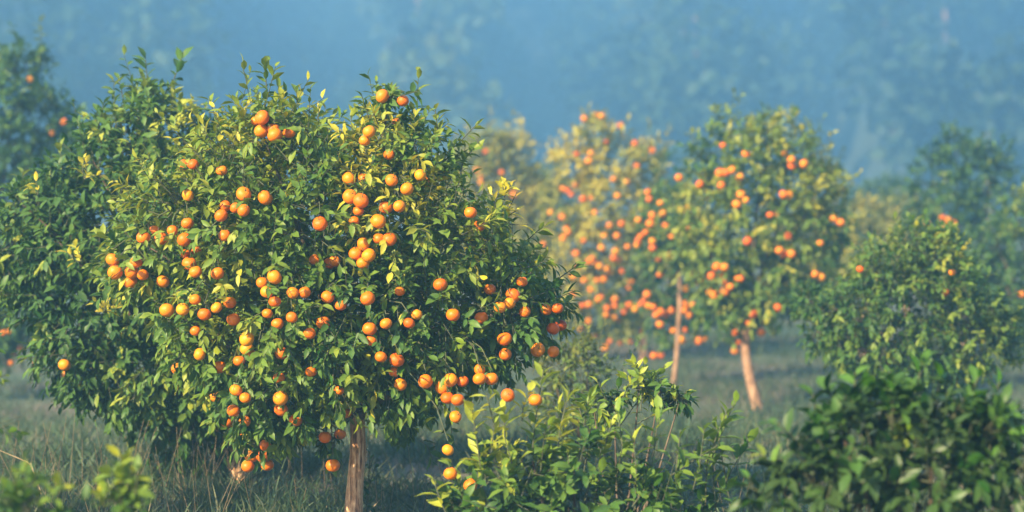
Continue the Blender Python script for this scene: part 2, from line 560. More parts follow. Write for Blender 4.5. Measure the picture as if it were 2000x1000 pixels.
def citrus_tree(name, label, lobes, Y, base_px, fork_px, trunk_r, leaf_mat='deep', fruit=(), group=None, dens=70, k=8, leaf=0.074,
                seed=1, depth=0.8, tint0=0.45, bark='bark', both=True, dy=0.0, fruit_r=0.0335, shoots=(), bends=(), limbs=9, cat='tree',
                shoot=0.17, droop_base=0.25, patch=0.14, keep_in=0.35, top_bright=0.16, shoot_leaf=None, slim=0.86):
    rg = np.random.default_rng(seed)
    S = crown_lobes(lobes, Y, depth, both, slim)
    S[:, 1] += dy
    base = at(base_px[0], base_px[1], Y); base[2] = float(ground_z(Y))
    root = thing(name, label, cat, base, group)
    fr = place_fruit(S, fruit, Y, fruit_r, rg) if len(fruit) else []
    hid = [len(s) > 2 and s[2] == 'h' for s in fruit]
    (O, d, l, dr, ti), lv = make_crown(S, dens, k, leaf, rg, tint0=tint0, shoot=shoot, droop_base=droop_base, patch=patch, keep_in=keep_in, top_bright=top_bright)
    if fr:
        lv = prune(lv, fr, hid, rg)
    B = Builder()
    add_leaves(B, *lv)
    e = O + d * l[:, None]; e[:, 2] -= 0.35 * dr * l
    add_tubes(B, O - d * 0.06, e, np.full(len(O), 0.0028), np.full(len(O), 0.0014), 1)
    if fr:
        fruit_twigs(B, fr, S, leaf, rg, tint0)
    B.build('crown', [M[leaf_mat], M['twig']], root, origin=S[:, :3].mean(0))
    T = Builder()
    fork = at(fork_px[0], fork_px[1], Y)
    mids = [at(x, y, Y) for x, y in bends]
    path = [base - np.array([0, 0, 0.05]), base + np.array([0, 0, 0.06])] + mids + [fork]
    nn = len(path)
    rad = [trunk_r * 1.28, trunk_r * 1.08] + [trunk_r * (1 - 0.2 * (i + 1) / (nn - 2)) for i in range(nn - 2)]
    add_limb(T, path, rad, sides=16, wob=0.035)
    limbs_for(T, fork, S, trunk_r, rg, limbs)
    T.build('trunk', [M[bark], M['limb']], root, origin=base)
    for s in shoots:
        X = Builder()
        sprig(X, *s[:4], Y, shoot_leaf or leaf * 1.2, int(s[4] * 1.5), rg, tint=s[5], dy=(s[6] if len(s) > 6 else 0.0))
        X.build('upright_shoot', [M[leaf_mat], M['twig']], root, origin=at(s[0], s[1], Y))
    if fr:
        o2 = sorted(zip(fr, hid), key=lambda q: q[1])
        hang_fruit(root, [q[0] for q in o2], rg)
    return root, S, rg


def yellow_sprigs(root, spots, Y, rg):
    for (x, y, n, sp) in spots:
        B = Builder()
        for _ in range(n):
            a = rg.uniform(-2.6, 0.6)
            q = rg.uniform(0.5, 1.0) * sp
            sprig(B, x, y, x + q * math.cos(a), y + q * math.sin(a), Y, 0.078, 5, rg, tint=0.6, dy=rg.uniform(-0.04, 0.03), droop=0.25)
        B.build('yellow_sprig', [M['yellow'], M['twig']], root, origin=at(x, y, Y))


# ================================================================== MAIN TREE
MAIN_LOBES = [(520, 280, 80), (450, 335, 90), (600, 300, 75), (740, 270, 62), (805, 305, 70), (842, 322, 46), (360, 405, 95), (300, 490, 90),
              (250, 525, 50), (480, 430, 120), (620, 420, 120), (760, 430, 120), (875, 450, 88), (950, 478, 55), (1010, 530, 50), (1072, 590, 42),
              (1055, 640, 40), (980, 600, 90), (860, 600, 120), (720, 600, 130), (560, 600, 130), (430, 590, 110), (350, 620, 60), (400, 680, 70),
              (520, 720, 110), (655, 695, 95), (800, 690, 95), (900, 680, 70), (965, 685, 50), (475, 790, 62), (560, 790, 65), (500, 865, 34),
              (620, 755, 45), (760, 762, 44), (810, 775, 38), (760, 200, 26), (365, 690, 40), (785, 830, 22), (560, 840, 26), (648, 858, 20, -0.35)]
H = 'h'
MAIN_FRUIT = [(747, 188), (787, 197), (721, 257), (712, 275), (512, 230), (534, 252), (537, 264), (511, 256), (359, 323), (377, 321), (367, 381),
              (433, 333), (476, 379), (518, 386), (460, 406), (440, 402), (432, 421), (476, 411), (366, 436), (360, 468), (682, 349), (765, 352),
              (795, 369), (821, 342), (836, 356), (684, 384), (705, 392), (739, 432), (780, 403), (761, 467), (710, 477), (695, 495), (720, 499),
              (709, 514), (654, 510), (625, 437), (220, 508), (225, 532), (257, 531), (279, 537), (254, 550), (318, 550), (370, 515), (382, 531),
              (425, 534), (536, 541), (521, 570), (572, 572), (595, 571), (381, 585), (326, 606), (357, 604), (399, 614), (423, 601), (537, 589),
              (570, 620), (605, 651), (482, 662), (482, 681), (347, 720), (390, 692), (640, 580), (718, 583), (860, 556), (814, 614), (799, 631),
              (754, 632), (744, 697), (775, 703), (782, 751), (831, 745, 11.25), (880, 742, 11.25), (904, 745, 11.25), (864, 757, 11.25), (874, 777, 11.25), (894, 781, 11.25), (937, 722, 11.25),
              (937, 740, 11.25), (960, 740, 11.25), (890, 814, 11.25), (875, 879, 11.25), (1002, 577, 11.35), (995, 592, 11.35), (977, 600, 11.35), (1025, 609), (1067, 605), (1089, 602), (1080, 642),
              (1095, 635), (1050, 683, 11.6), (1081, 687, 11.6), (987, 692), (986, 662), (420, 775), (479, 777), (461, 762), (548, 778), (478, 823), (491, 890),
              (513, 890), (522, 908), (484, 911), (650, 909, 11.6), (635, 854, 11.6), (443, 824), (456, 802), (919, 415),
              (760, 302, H), (772, 237, H), (710, 349, H), (700, 412, H), (692, 432, H), (754, 405, H), (740, 466, H), (500, 236, H), (280, 464, H),
              (302, 450, H), (337, 450, H), (314, 466, H), (439, 460, H), (362, 495, H), (266, 513, H), (512, 552, H), (644, 514, H), (925, 514, H),
              (937, 441, H), (1020, 550, H), (957, 565, H), (449, 591, H), (456, 624, H), (382, 646, H), (542, 632, H), (492, 693, H), (467, 705, H),
              (429, 717, H), (545, 738, H), (607, 726, H), (665, 596, H), (781, 569, H), (722, 642, H), (725, 665, H), (770, 726, H), (928, 728, H),
              (915, 790, H), (940, 621, H), (885, 615, H), (662, 763, H), (549, 800, H), (456, 840, H), (475, 856, H), (518, 870, H), (577, 821, H),
              (664, 848, H), (676, 807, H), (631, 630, H), (522, 612, H), (550, 690, H), (565, 259, H), (615, 507, H), (384, 490, H), (421, 496, H)]

main, SM, rgm = citrus_tree('orange_tree', 'sunlit orange tree crowded with bright ripe oranges, on a thick reddish trunk', MAIN_LOBES, 12.0, (690, 1062), (697, 800),
                   0.046, 'deep', MAIN_FRUIT, 'fruiting trees in the orchard', dens=108, k=9, leaf=0.076, seed=5, keep_in=0.14, slim=0.80, tint0=0.48, patch=0.11, bends=[(693, 960), (700, 880)], limbs=16,
                   shoots=[(505, 230, 515, 118, 14, 0.55), (470, 260, 462, 185, 7, 0.6), (620, 270, 622, 205, 8, 0.6), (720, 230, 706, 185, 6, 0.5), (800, 250, 806, 205, 7, 0.55), (555, 240, 545, 170, 8, 0.6), (900, 340, 925, 290, 7, 0.6), (940, 430, 985, 365, 9, 0.75), (395, 330, 372, 270, 8, 0.6), (330, 390, 300, 330, 8, 0.6), (575, 260, 578, 170, 9, 0.55), (645, 300, 640, 240, 8, 0.66), (690, 290, 685, 225, 9, 0.6),
                           (850, 290, 850, 210, 9, 0.62), (870, 300, 935, 238, 10, 0.55), (1010, 500, 1062, 440, 10, 0.62), (1070, 560, 1125, 520, 9, 0.5),
                           (430, 270, 408, 190, 7, 0.5), (240, 480, 190, 455, 7, 0.72), (745, 200, 815, 178, 8, 0.42), (880, 760, 885, 870, 7, 0.35),
                           (820, 860, 845, 900, 5, 0.3), (600, 270, 655, 250, 7, 0.6), (535, 250, 610, 205, 6, 0.6), (655, 860, 645, 905, 7, 0.45)])
yellow_sprigs(main, [(975, 440, 5, 75), (985, 385, 3, 45), (900, 470, 2, 60)], 11.55, rgm)
# thin sucker rising beside the trunk
B = Builder()
for s in [(712, 1050, 722, 960), (714, 1000, 735, 905), (716, 960, 722, 880), (712, 985, 690, 930), (716, 1040, 740, 985)]:
    sprig(B, *s, 12.12, 0.062, 8, rgm, droop=0.3, tint=0.15)
B.build('sucker', [M['dark'], M['twig']], main, origin=at(712, 1050, 12.1))

# ================================================================== BROAD DARK TREE BESIDE IT
LEFT_LOBES = [(300, 235, 62), (350, 270, 62), (240, 270, 62), (190, 330, 70), (115, 385, 62), (60, 415, 52), (30, 480, 60), (120, 480, 100), (220, 420, 110),
              (330, 380, 110), (15, 525, 45), (112, 572, 80), (200, 600, 110), (300, 560, 110), (150, 670, 75), (125, 640, 40), (230, 710, 90), (330, 710, 100),
              (270, 770, 55), (350, 820, 60), (395, 870, 42), (170, 735, 40), (430, 600, 130), (420, 420, 120), (500, 500, 120), (520, 700, 110), (420, 760, 80)]
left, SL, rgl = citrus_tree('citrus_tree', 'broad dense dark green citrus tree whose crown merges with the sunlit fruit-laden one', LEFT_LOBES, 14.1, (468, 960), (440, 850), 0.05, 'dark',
                   [(126, 713), (130, 731), (72, 711, H)], 'fruitless trees in the orchard', dens=95, k=9, leaf=0.088, seed=8, depth=0.62, tint0=0.44, slim=0.84, keep_in=0.28, limbs=14,
                   droop_base=0.4,
                   shoots=[(292, 215, 283, 108, 9, 0.6), (345, 235, 358, 102, 14, 0.45), (300, 190, 280, 150, 5, 0.75), (240, 230, 232, 150, 9, 0.6),
                           (190, 290, 205, 195, 9, 0.5), (120, 350, 118, 285, 8, 0.7), (50, 390, 45, 335, 7, 0.7), (380, 260, 402, 205, 6, 0.55),
                           (255, 240, 262, 165, 8, 0.5), (170, 310, 160, 240, 8, 0.5)])
yellow_sprigs(left, [(205, 610, 5, 50), (75, 380, 2, 35), (165, 350, 3, 45), (160, 510, 2, 40)], 13.15, rgl)

# ================================================================== OTHER ORCHARD TREES
far_left, _, _ = citrus_tree('citrus_tree', 'tall dark misty citrus tree with a thin leader, standing behind the broad dense one',
    [(40, 140, 45), (15, 170, 55), (20, 240, 80), (75, 250, 62), (115, 230, 40), (-40, 300, 90), (0, 360, 90), (60, 400, 70), (110, 320, 50), (0, 480, 80), (-30, 580, 80),
     (30, 600, 60), (-20, 660, 50), (60, 520, 60), (-90, 420, 90), (-90, 560, 80)],
    24.8, (-25, 784), (-25, 660), 0.06, 'dark', [(125, 238), (102, 260), (59, 155, H), (25, 693), (40, 680), (22, 708), (7, 650), (18, 647, H)], 'fruiting trees in the orchard',
    dens=60, k=8, leaf=0.10, seed=21, depth=0.7, tint0=0.36, slim=1.05, shoots=[(75, 130, 78, 40, 8, 0.8), (40, 120, 28, 60, 6, 0.5)], fruit_r=0.036)

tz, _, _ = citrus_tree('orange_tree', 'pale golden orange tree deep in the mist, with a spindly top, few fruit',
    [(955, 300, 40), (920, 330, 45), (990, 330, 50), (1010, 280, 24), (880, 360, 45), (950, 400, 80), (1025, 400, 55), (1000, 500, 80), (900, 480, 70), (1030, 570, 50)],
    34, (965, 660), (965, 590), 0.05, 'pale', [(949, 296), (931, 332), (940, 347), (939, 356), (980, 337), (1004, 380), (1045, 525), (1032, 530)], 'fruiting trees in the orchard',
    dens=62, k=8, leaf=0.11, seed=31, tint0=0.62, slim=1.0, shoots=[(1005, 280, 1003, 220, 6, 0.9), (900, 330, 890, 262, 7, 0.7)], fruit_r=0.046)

A_FRUIT = [(1141, 232), (1175, 227), (1164, 224, H), (1212, 245), (1240, 280), (1274, 294), (1154, 299), (1150, 314), (1126, 301), (1198, 350), (1224, 356), (1099, 368),
           (1108, 372), (1125, 361), (1116, 380), (1156, 386), (1139, 389), (1206, 383), (1096, 420), (1162, 415), (1075, 415), (1214, 437), (1107, 447), (1184, 278, H),
           (1110, 454), (1100, 465), (1061, 477), (1175, 484), (1205, 461), (1226, 482), (1202, 491), (1199, 504), (1207, 508), (1157, 504), (1151, 510), (1161, 511), (1130, 520),
           (1171, 520), (1185, 525), (1191, 531), (1179, 546), (1232, 551), (1231, 562), (1154, 566), (1169, 584), (1201, 585), (1175, 580), (1137, 597), (1150, 595), (1186, 602),
           (1202, 597), (1229, 596), (1220, 609), (1184, 615), (1199, 619), (1207, 625), (1149, 627), (1136, 644), (1162, 656), (1191, 667), (1182, 680), (1212, 670), (1232, 667),
           (1255, 646), (1098, 424), (1244, 324, H), (1120, 540), (1141, 548), (1165, 548), (1120, 575), (1240, 438), (1190, 440), (1180, 460), (1140, 470), (1125, 495), (1216, 530)]
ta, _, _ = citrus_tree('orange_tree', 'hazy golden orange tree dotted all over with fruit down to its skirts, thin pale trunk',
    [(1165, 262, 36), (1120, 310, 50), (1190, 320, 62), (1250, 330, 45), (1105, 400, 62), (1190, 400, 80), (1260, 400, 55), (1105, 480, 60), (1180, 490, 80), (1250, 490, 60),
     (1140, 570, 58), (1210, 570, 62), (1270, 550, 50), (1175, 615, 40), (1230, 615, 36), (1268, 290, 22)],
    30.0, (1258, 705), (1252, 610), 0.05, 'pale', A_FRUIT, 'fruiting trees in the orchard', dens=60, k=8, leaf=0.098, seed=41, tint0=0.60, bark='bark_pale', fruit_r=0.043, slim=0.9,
    shoots=[(1150, 250, 1150, 205, 5, 0.6), (1215, 270, 1228, 228, 5, 0.7), (1262, 300, 1268, 235, 6, 0.6), (1290, 330, 1308, 240, 8, 0.6)], keep_in=0.25)

B_FRUIT = [(1265, 375), (1268, 389), (1290, 397), (1274, 421), (1294, 417), (1332, 412), (1345, 409), (1270, 437), (1247, 430), (1348, 444), (1350, 430), (1261, 454), (1247, 470),
           (1251, 462), (1245, 478), (1274, 471), (1275, 484), (1312, 462), (1289, 536), (1340, 564), (1264, 575), (1241, 604), (1252, 596), (1257, 588), (1266, 597), (1276, 600), (1291, 609),
           (1282, 615), (1299, 614), (1289, 634), (1315, 646), (1312, 606), (1340, 594), (1352, 596), (1338, 607), (1345, 616), (1332, 664), (1338, 645), (1277, 695), (1291, 694),
           (1364, 666), (1376, 661), (1352, 531), (1366, 527), (1366, 550), (1300, 440), (1285, 505), (1310, 500)]
tb, _, _ = citrus_tree('orange_tree', 'slender orange tree with a tall thin pinkish trunk standing between two hazy fruiting crowns',
    [(1320, 400, 46), (1285, 430, 48), (1290, 470, 40, -0.1), (1350, 470, 40, -0.1), (1325, 455, 34, -0.12), (1300, 500, 44, 0.3), (1360, 490, 45, 0.3), (1275, 550, 48, 0.25), (1355, 560, 45, 0.3), (1290, 610, 36, 0.3), (1352, 605, 30, 0.3), (1385, 610, 42, 0.3), (1325, 540, 40, 0.4), (1300, 665, 14, 0.2)],
    26.3, (1316, 756), (1334, 425), 0.026, 'dark', B_FRUIT, 'fruiting trees in the orchard', dens=56, k=8, leaf=0.098, seed=51, tint0=0.5, slim=0.98, bark='bark_pale', fruit_r=0.044, depth=0.3,
    bends=[(1322, 690), (1328, 590), (1327, 500)], limbs=7)

C_FRUIT = [(1546, 312), (1547, 324), (1570, 320), (1406, 337), (1418, 337), (1430, 332), (1326, 347), (1409, 362), (1445, 345, H), (1457, 391), (1439, 399), (1447, 380), (1530, 380), (1541, 381),
           (1504, 420), (1516, 420, H), (1412, 284, H), (1457, 300), (1532, 299, H), (1367, 360), (1460, 471), (1522, 489), (1531, 496), (1546, 496), (1539, 461, H), (1400, 521), (1415, 522), (1389, 539),
           (1412, 551), (1411, 539, H), (1426, 560), (1416, 570), (1396, 576), (1387, 571), (1447, 544), (1439, 544, H), (1519, 601), (1472, 614), (1464, 631), (1492, 630), (1487, 649), (1437, 650),
           (1440, 669), (1435, 685), (1592, 536), (1604, 541), (1554, 587), (1602, 475, H), (1629, 427), (1642, 435)]
tc_, _, _ = citrus_tree('orange_tree', 'tall oval orange tree with scattered fruit over a leaning curved bare trunk',
    [(1420, 265, 46), (1390, 310, 52), (1500, 272, 50), (1550, 300, 45), (1460, 330, 90), (1385, 390, 62), (1540, 390, 90), (1600, 370, 42), (1450, 430, 100), (1375, 480, 50),
     (1550, 480, 90), (1618, 440, 42), (1420, 525, 65), (1500, 545, 75), (1585, 530, 55), (1400, 580, 42), (1470, 590, 45), (1525, 595, 34), (1435, 640, 18)],
    23.8, (1478, 800), (1458, 620), 0.052, 'deep', C_FRUIT, 'fruiting trees in the orchard', dens=64, k=8, leaf=0.094, seed=61, tint0=0.56, bark='bark_pale', fruit_r=0.042, slim=0.86,
    bends=[(1466, 745), (1456, 690)], shoots=[(1395, 270, 1395, 208, 7, 0.7), (1490, 240, 1492, 212, 5, 0.5), (1515, 240, 1522, 213, 6, 0.6), (1350, 310, 1352, 250, 6, 0.7),
                                              (1575, 280, 1600, 255, 6, 0.65), (1548, 260, 1556, 218, 4, 0.6), (1615, 340, 1618, 282, 6, 0.8)])

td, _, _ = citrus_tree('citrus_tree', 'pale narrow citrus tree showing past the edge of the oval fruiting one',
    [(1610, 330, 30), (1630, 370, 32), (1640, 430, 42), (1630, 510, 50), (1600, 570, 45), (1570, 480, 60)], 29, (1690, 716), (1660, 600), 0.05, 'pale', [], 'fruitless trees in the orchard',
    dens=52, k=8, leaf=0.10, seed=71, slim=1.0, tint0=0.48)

tf, _, _ = citrus_tree('citrus_tree', 'dark misty round-topped citrus tree with one small bunch of reddish oranges',
    [(1870, 300, 40), (1820, 345, 42), (1895, 345, 58), (1945, 320, 36), (1860, 410, 70), (1940, 410, 70), (1815, 440, 50), (1900, 480, 80), (1830, 510, 60), (1870, 560, 60), (1950, 540, 60)],
    31, (1885, 693), (1885, 600), 0.06, 'dark', [(1841, 425), (1852, 429), (1844, 440), (1864, 436), (1810, 435)], 'fruiting trees in the orchard', dens=52, k=8, leaf=0.105, seed=81, tint0=0.36, slim=1.0, fruit_r=0.046,
    shoots=[(1875, 280, 1875, 255, 4, 0.6), (1955, 310, 1960, 270, 5, 0.4)])

tg, _, _ = citrus_tree('citrus_tree', 'dark grey-green citrus tree cut by the picture edge, in front of the misty round-topped one',
    [(1985, 420, 42), (1945, 470, 42), (2010, 480, 70), (1960, 540, 60), (2030, 580, 80), (1985, 620, 60), (2070, 480, 80), (2060, 650, 60)],
    26.6, (2020, 752), (2020, 670), 0.06, 'dark', [(1996, 575)], 'fruitless trees in the orchard', dens=52, k=8, leaf=0.10, seed=91, slim=1.0, tint0=0.4)

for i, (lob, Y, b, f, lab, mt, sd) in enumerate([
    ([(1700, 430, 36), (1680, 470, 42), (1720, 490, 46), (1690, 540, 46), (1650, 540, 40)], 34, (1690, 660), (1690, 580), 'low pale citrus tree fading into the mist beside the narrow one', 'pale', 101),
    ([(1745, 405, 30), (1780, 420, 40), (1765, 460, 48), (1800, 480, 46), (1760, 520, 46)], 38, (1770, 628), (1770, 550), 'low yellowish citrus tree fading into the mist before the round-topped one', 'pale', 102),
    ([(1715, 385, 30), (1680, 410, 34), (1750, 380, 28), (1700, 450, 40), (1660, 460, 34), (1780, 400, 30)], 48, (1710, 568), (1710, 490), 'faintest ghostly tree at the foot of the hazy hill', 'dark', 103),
    ([(1040, 360, 34), (1075, 350, 30), (1060, 420, 50), (1040, 470, 50)], 39, (1055, 619), (1055, 520), 'faint bluish tree in the gap between two golden hazy crowns', 'dark', 104),
    ([(1300, 330, 26), (1310, 380, 34), (1300, 440, 40), (1330, 480, 40)], 37, (1310, 638), (1310, 540), 'pale blue-green tree in the gap above the slender pinkish trunk', 'dark', 105),
]):
    citrus_tree('citrus_tree', lab, lob, Y, b, f, 0.05, mt, [], 'fruitless trees in the orchard', dens=46, k=8, leaf=0.115, seed=sd, slim=1.05, tint0=0.46, limbs=5)

E_LOBES = [(1585, 590, 30), (1600, 650, 30), (1982, 670, 26), (1980, 630, 22), (1700, 535, 34), (1850, 470, 26), (1785, 480, 40), (1735, 530, 55), (1830, 520, 55), (1880, 550, 42), (1690, 590, 58), (1630, 605, 42), (1780, 600, 90), (1880, 620, 65), (1935, 600, 34), (1955, 640, 36), (1650, 660, 45),
           (1730, 670, 70), (1820, 685, 70), (1900, 670, 55), (1680, 705, 30), (1845, 720, 42), (1770, 725, 34), (1970, 690, 20)]
te, _, _ = citrus_tree('citrus_tree', 'bushy round citrus tree with yellow-tipped leaves and hardly any fruit, behind the darkest shrub', E_LOBES, 17.5, (1790, 888), (1790, 740), 0.05, 'deep',
    [(1680, 526), (1846, 571, H), (1860, 532, H), (1957, 674, H)], 'fruitless trees in the orchard', dens=105, k=8, leaf=0.070, seed=111, tint0=0.36, slim=0.84, fruit_r=0.033, shoot=0.15, patch=0.16,
    shoots=[(1780, 460, 1785, 425, 7, 0.7), (1735, 500, 1735, 450, 7, 0.7), (1950, 590, 1990, 570, 6, 0.6), (1700, 520, 1710, 490, 5, 0.7), (1960, 680, 1990, 715, 6, 0.2)])

citrus_tree('citrus_tree', 'unseen citrus tree added just outside the picture to shade the broad dense one',  # never in view; added only for the shade it throws on the broad tree
    [(-240, 360, 80), (-150, 450, 120), (-300, 450, 130), (-200, 600, 130), (-330, 620, 120), (-150, 700, 90), (-260, 750, 100)],
    11.6, (-240, 1088), (-240, 900), 0.06, 'dark', [], 'fruitless trees in the orchard', dens=60, k=8, leaf=0.085, seed=301, tint0=0.4)

# ================================================================== YOUNG PLANTS NEAR THE CAMERA
def shrub(name, label, lobes, Y, base_px, mat, seed, dens, leaf, k, shoots, tint0, cat='shrub', fruit=(), stem_r=0.014, group=None, depth=0.7, shoot=0.2, droop_base=0.12, patch=0.12, fruit_r=0.034):
    rg = np.random.default_rng(seed)
    S = crown_lobes(lobes, Y, depth)
    base = at(base_px, 1000, Y); base[2] = float(ground_z(Y))
    root = thing(name, label, cat, base, group)
    fr = place_fruit(S, fruit, Y, fruit_r, rg) if len(fruit) else []
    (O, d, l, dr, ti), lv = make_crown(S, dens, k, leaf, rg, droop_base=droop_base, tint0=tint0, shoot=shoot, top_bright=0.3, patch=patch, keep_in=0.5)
    ti = ti
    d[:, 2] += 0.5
    if fr:
        lv = prune(lv, fr, [False] * len(fr), rg)
    B = Builder()
    add_leaves(B, *lv)
    add_tubes(B, O - d * 0.05, O + nrm(d) * l[:, None], np.full(len(O), 0.003), np.full(len(O), 0.0015), 1)
    for s in shoots:
        sprig(B, *s[:4], Y, leaf, s[4], rg, tint=s[5], dy=rg.uniform(-0.1, 0.1), droop=0.15)
    B.build('foliage', [M[mat], M['twig']], root, origin=S[:, :3].mean(0))
    T = Builder()
    for j in rg.permutation(len(S))[:12]:
        c = S[j, :3]
        mid = base * 0.45 + c * 0.55; mid[2] = c[2] * 0.45
        add_limb(T, [base + rg.normal(0, 0.02, 3) * [1, 1, 0] - [0, 0, 0.04], mid, c], [stem_r, stem_r * 0.7, stem_r * 0.3], sides=7, wob=0.04)
    T.build('stem', [M['limb']], root, origin=base)
    if fr:
        hang_fruit(root, fr, rg)
    return root


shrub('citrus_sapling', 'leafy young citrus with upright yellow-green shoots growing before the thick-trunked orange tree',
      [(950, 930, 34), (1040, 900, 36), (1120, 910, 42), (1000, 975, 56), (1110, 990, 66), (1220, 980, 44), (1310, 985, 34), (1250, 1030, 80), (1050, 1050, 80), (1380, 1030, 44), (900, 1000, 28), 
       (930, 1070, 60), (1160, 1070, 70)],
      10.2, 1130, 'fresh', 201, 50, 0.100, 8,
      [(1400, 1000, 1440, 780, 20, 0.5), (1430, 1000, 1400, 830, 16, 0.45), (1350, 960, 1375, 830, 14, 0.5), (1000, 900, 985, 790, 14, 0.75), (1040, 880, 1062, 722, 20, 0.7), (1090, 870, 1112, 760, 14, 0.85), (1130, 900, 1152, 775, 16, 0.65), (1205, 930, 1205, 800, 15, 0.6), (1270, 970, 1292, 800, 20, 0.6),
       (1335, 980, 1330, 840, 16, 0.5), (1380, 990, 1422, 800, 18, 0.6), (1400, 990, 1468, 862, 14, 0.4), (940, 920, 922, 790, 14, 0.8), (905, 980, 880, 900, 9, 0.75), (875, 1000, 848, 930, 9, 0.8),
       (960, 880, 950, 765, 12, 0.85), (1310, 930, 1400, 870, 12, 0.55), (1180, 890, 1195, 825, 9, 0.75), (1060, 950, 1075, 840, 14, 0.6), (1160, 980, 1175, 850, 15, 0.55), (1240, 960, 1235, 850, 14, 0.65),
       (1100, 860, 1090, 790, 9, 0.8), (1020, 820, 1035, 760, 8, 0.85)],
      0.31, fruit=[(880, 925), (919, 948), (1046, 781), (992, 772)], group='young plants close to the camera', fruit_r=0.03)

shrub('citrus_sapling', 'spindly open sapling with thin bare twigs and yellow leaf tips, behind the leafy young citrus',
      [(1250, 740, 24), (1290, 760, 20), (1330, 775, 16), (1200, 790, 22), (1160, 800, 24)], 11.4, 1210, 'fresh', 211, 60, 0.075, 7,
      [(1170, 860, 1245, 710, 12, 0.75), (1200, 850, 1300, 715, 10, 0.6), (1240, 830, 1340, 765, 9, 0.8), (1180, 830, 1165, 740, 8, 0.7), (1250, 800, 1260, 705, 9, 0.7), (1140, 850, 1120, 770, 8, 0.6)],
      0.48, group='young plants close to the camera', stem_r=0.009)

shrub('citrus_sapling', 'soft pale green feathery sapling in the mist below the fruiting branches',
      [(1110, 690, 34), (1150, 710, 36), (1080, 720, 30), (1130, 750, 50), (1170, 760, 40), (1090, 780, 40), (1130, 810, 50)], 15.2, 1130, 'pale', 221, 110, 0.055, 8,
      [(1170, 680, 1182, 625, 8, 0.5), (1120, 680, 1118, 640, 7, 0.5), (1090, 700, 1075, 660, 6, 0.5)], 0.30, group='young plants close to the camera', stem_r=0.009)

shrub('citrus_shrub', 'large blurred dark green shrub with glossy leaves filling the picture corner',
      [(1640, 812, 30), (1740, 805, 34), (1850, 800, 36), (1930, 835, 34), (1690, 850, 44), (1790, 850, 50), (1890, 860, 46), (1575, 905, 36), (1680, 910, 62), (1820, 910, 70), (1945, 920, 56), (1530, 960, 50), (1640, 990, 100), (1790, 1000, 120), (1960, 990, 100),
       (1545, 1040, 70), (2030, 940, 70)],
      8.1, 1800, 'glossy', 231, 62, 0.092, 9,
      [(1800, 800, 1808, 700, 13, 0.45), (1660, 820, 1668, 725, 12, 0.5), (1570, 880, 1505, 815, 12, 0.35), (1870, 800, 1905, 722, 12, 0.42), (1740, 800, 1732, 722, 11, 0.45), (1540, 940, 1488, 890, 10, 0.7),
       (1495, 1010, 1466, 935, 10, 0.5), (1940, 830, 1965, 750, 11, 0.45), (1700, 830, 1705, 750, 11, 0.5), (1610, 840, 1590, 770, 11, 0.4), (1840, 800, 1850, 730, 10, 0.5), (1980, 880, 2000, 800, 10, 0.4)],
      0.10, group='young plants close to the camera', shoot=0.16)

shrub('citrus_sapling', 'blurred small sapling with a yellow-tipped leader beside a lower clump of leaves',
      [(235, 945, 20), (250, 985, 32), (215, 1010, 36), (265, 1030, 36)], 7.8, 235, 'fresh', 241, 120, 0.07, 7,
      [(240, 940, 232, 890, 7, 0.8), (270, 960, 280, 905, 6, 0.55), (200, 1000, 185, 965, 5, 0.85), (255, 960, 262, 920, 6, 0.8)], 0.42, group='young plants close to the camera', shoot=0.1, stem_r=0.008)

shrub('citrus_sapling', 'blurred low clump of dark leaves in the lower corner, one pale leaf on top',
      [(60, 968, 34), (115, 978, 32), (20, 985, 28), (85, 1020, 52), (30, 1040, 44)], 7.4, 70, 'fresh', 251, 120, 0.068, 7,
      [(110, 980, 118, 945, 4, 0.8), (60, 970, 62, 935, 5, 0.4), (25, 985, 22, 950, 4, 0.5)], 0.26, group='young plants close to the camera', shoot=0.09, stem_r=0.008)

shrub('citrus_sapling', 'tip of a sapling with yellow leaves poking in at the picture edge',
      [(-60, 780, 40), (-40, 830, 40), (-70, 880, 50)], 9.2, -60, 'fresh', 261, 60, 0.06, 7, [(-30, 760, 22, 728, 6, 0.6), (-30, 770, 10, 742, 4, 0.55)], 0.4,
      group='young plants close to the camera', stem_r=0.008)

# ================================================================== GROUND, GRASS
def ground_material():
    m, N, L = new_mat('orchard_ground')
    out = N.new('ShaderNodeOutputMaterial')
    tc = N.new('ShaderNodeTexCoord')
    n1 = N.new('ShaderNodeTexNoise'); n1.inputs['Scale'].default_value = 0.55; n1.inputs['Detail'].default_value = 6
    n2 = N.new('ShaderNodeTexNoise'); n2.inputs['Scale'].default_value = 14; n2.inputs['Detail'].default_value = 5
    L.new(tc.outputs['Object'], n1.inputs['Vector']); L.new(tc.outputs['Object'], n2.inputs['Vector'])
    r1 = ramp(N, [(0.35, (0.085, 0.062, 0.04)), (0.5, (0.055, 0.064, 0.032)), (0.68, (0.034, 0.064, 0.028))])
    L.new(n1.outputs['Fac'], r1.inputs[0])
    hs = N.new('ShaderNodeHueSaturation')
    mr = N.new('ShaderNodeMapRange'); mr.inputs['To Min'].default_value = 0.5; mr.inputs['To Max'].default_value = 1.5
    L.new(n2.outputs['Fac'], mr.inputs['Value']); L.new(mr.outputs[0], hs.inputs['Value']); L.new(r1.outputs[0], hs.inputs['Color'])
    b = N.new('ShaderNodeBsdfPrincipled'); b.inputs['Roughness'].default_value = 0.95
    L.new(hs.outputs[0], b.inputs['Base Color']); L.new(b.outputs[0], out.inputs['Surface'])
    return m


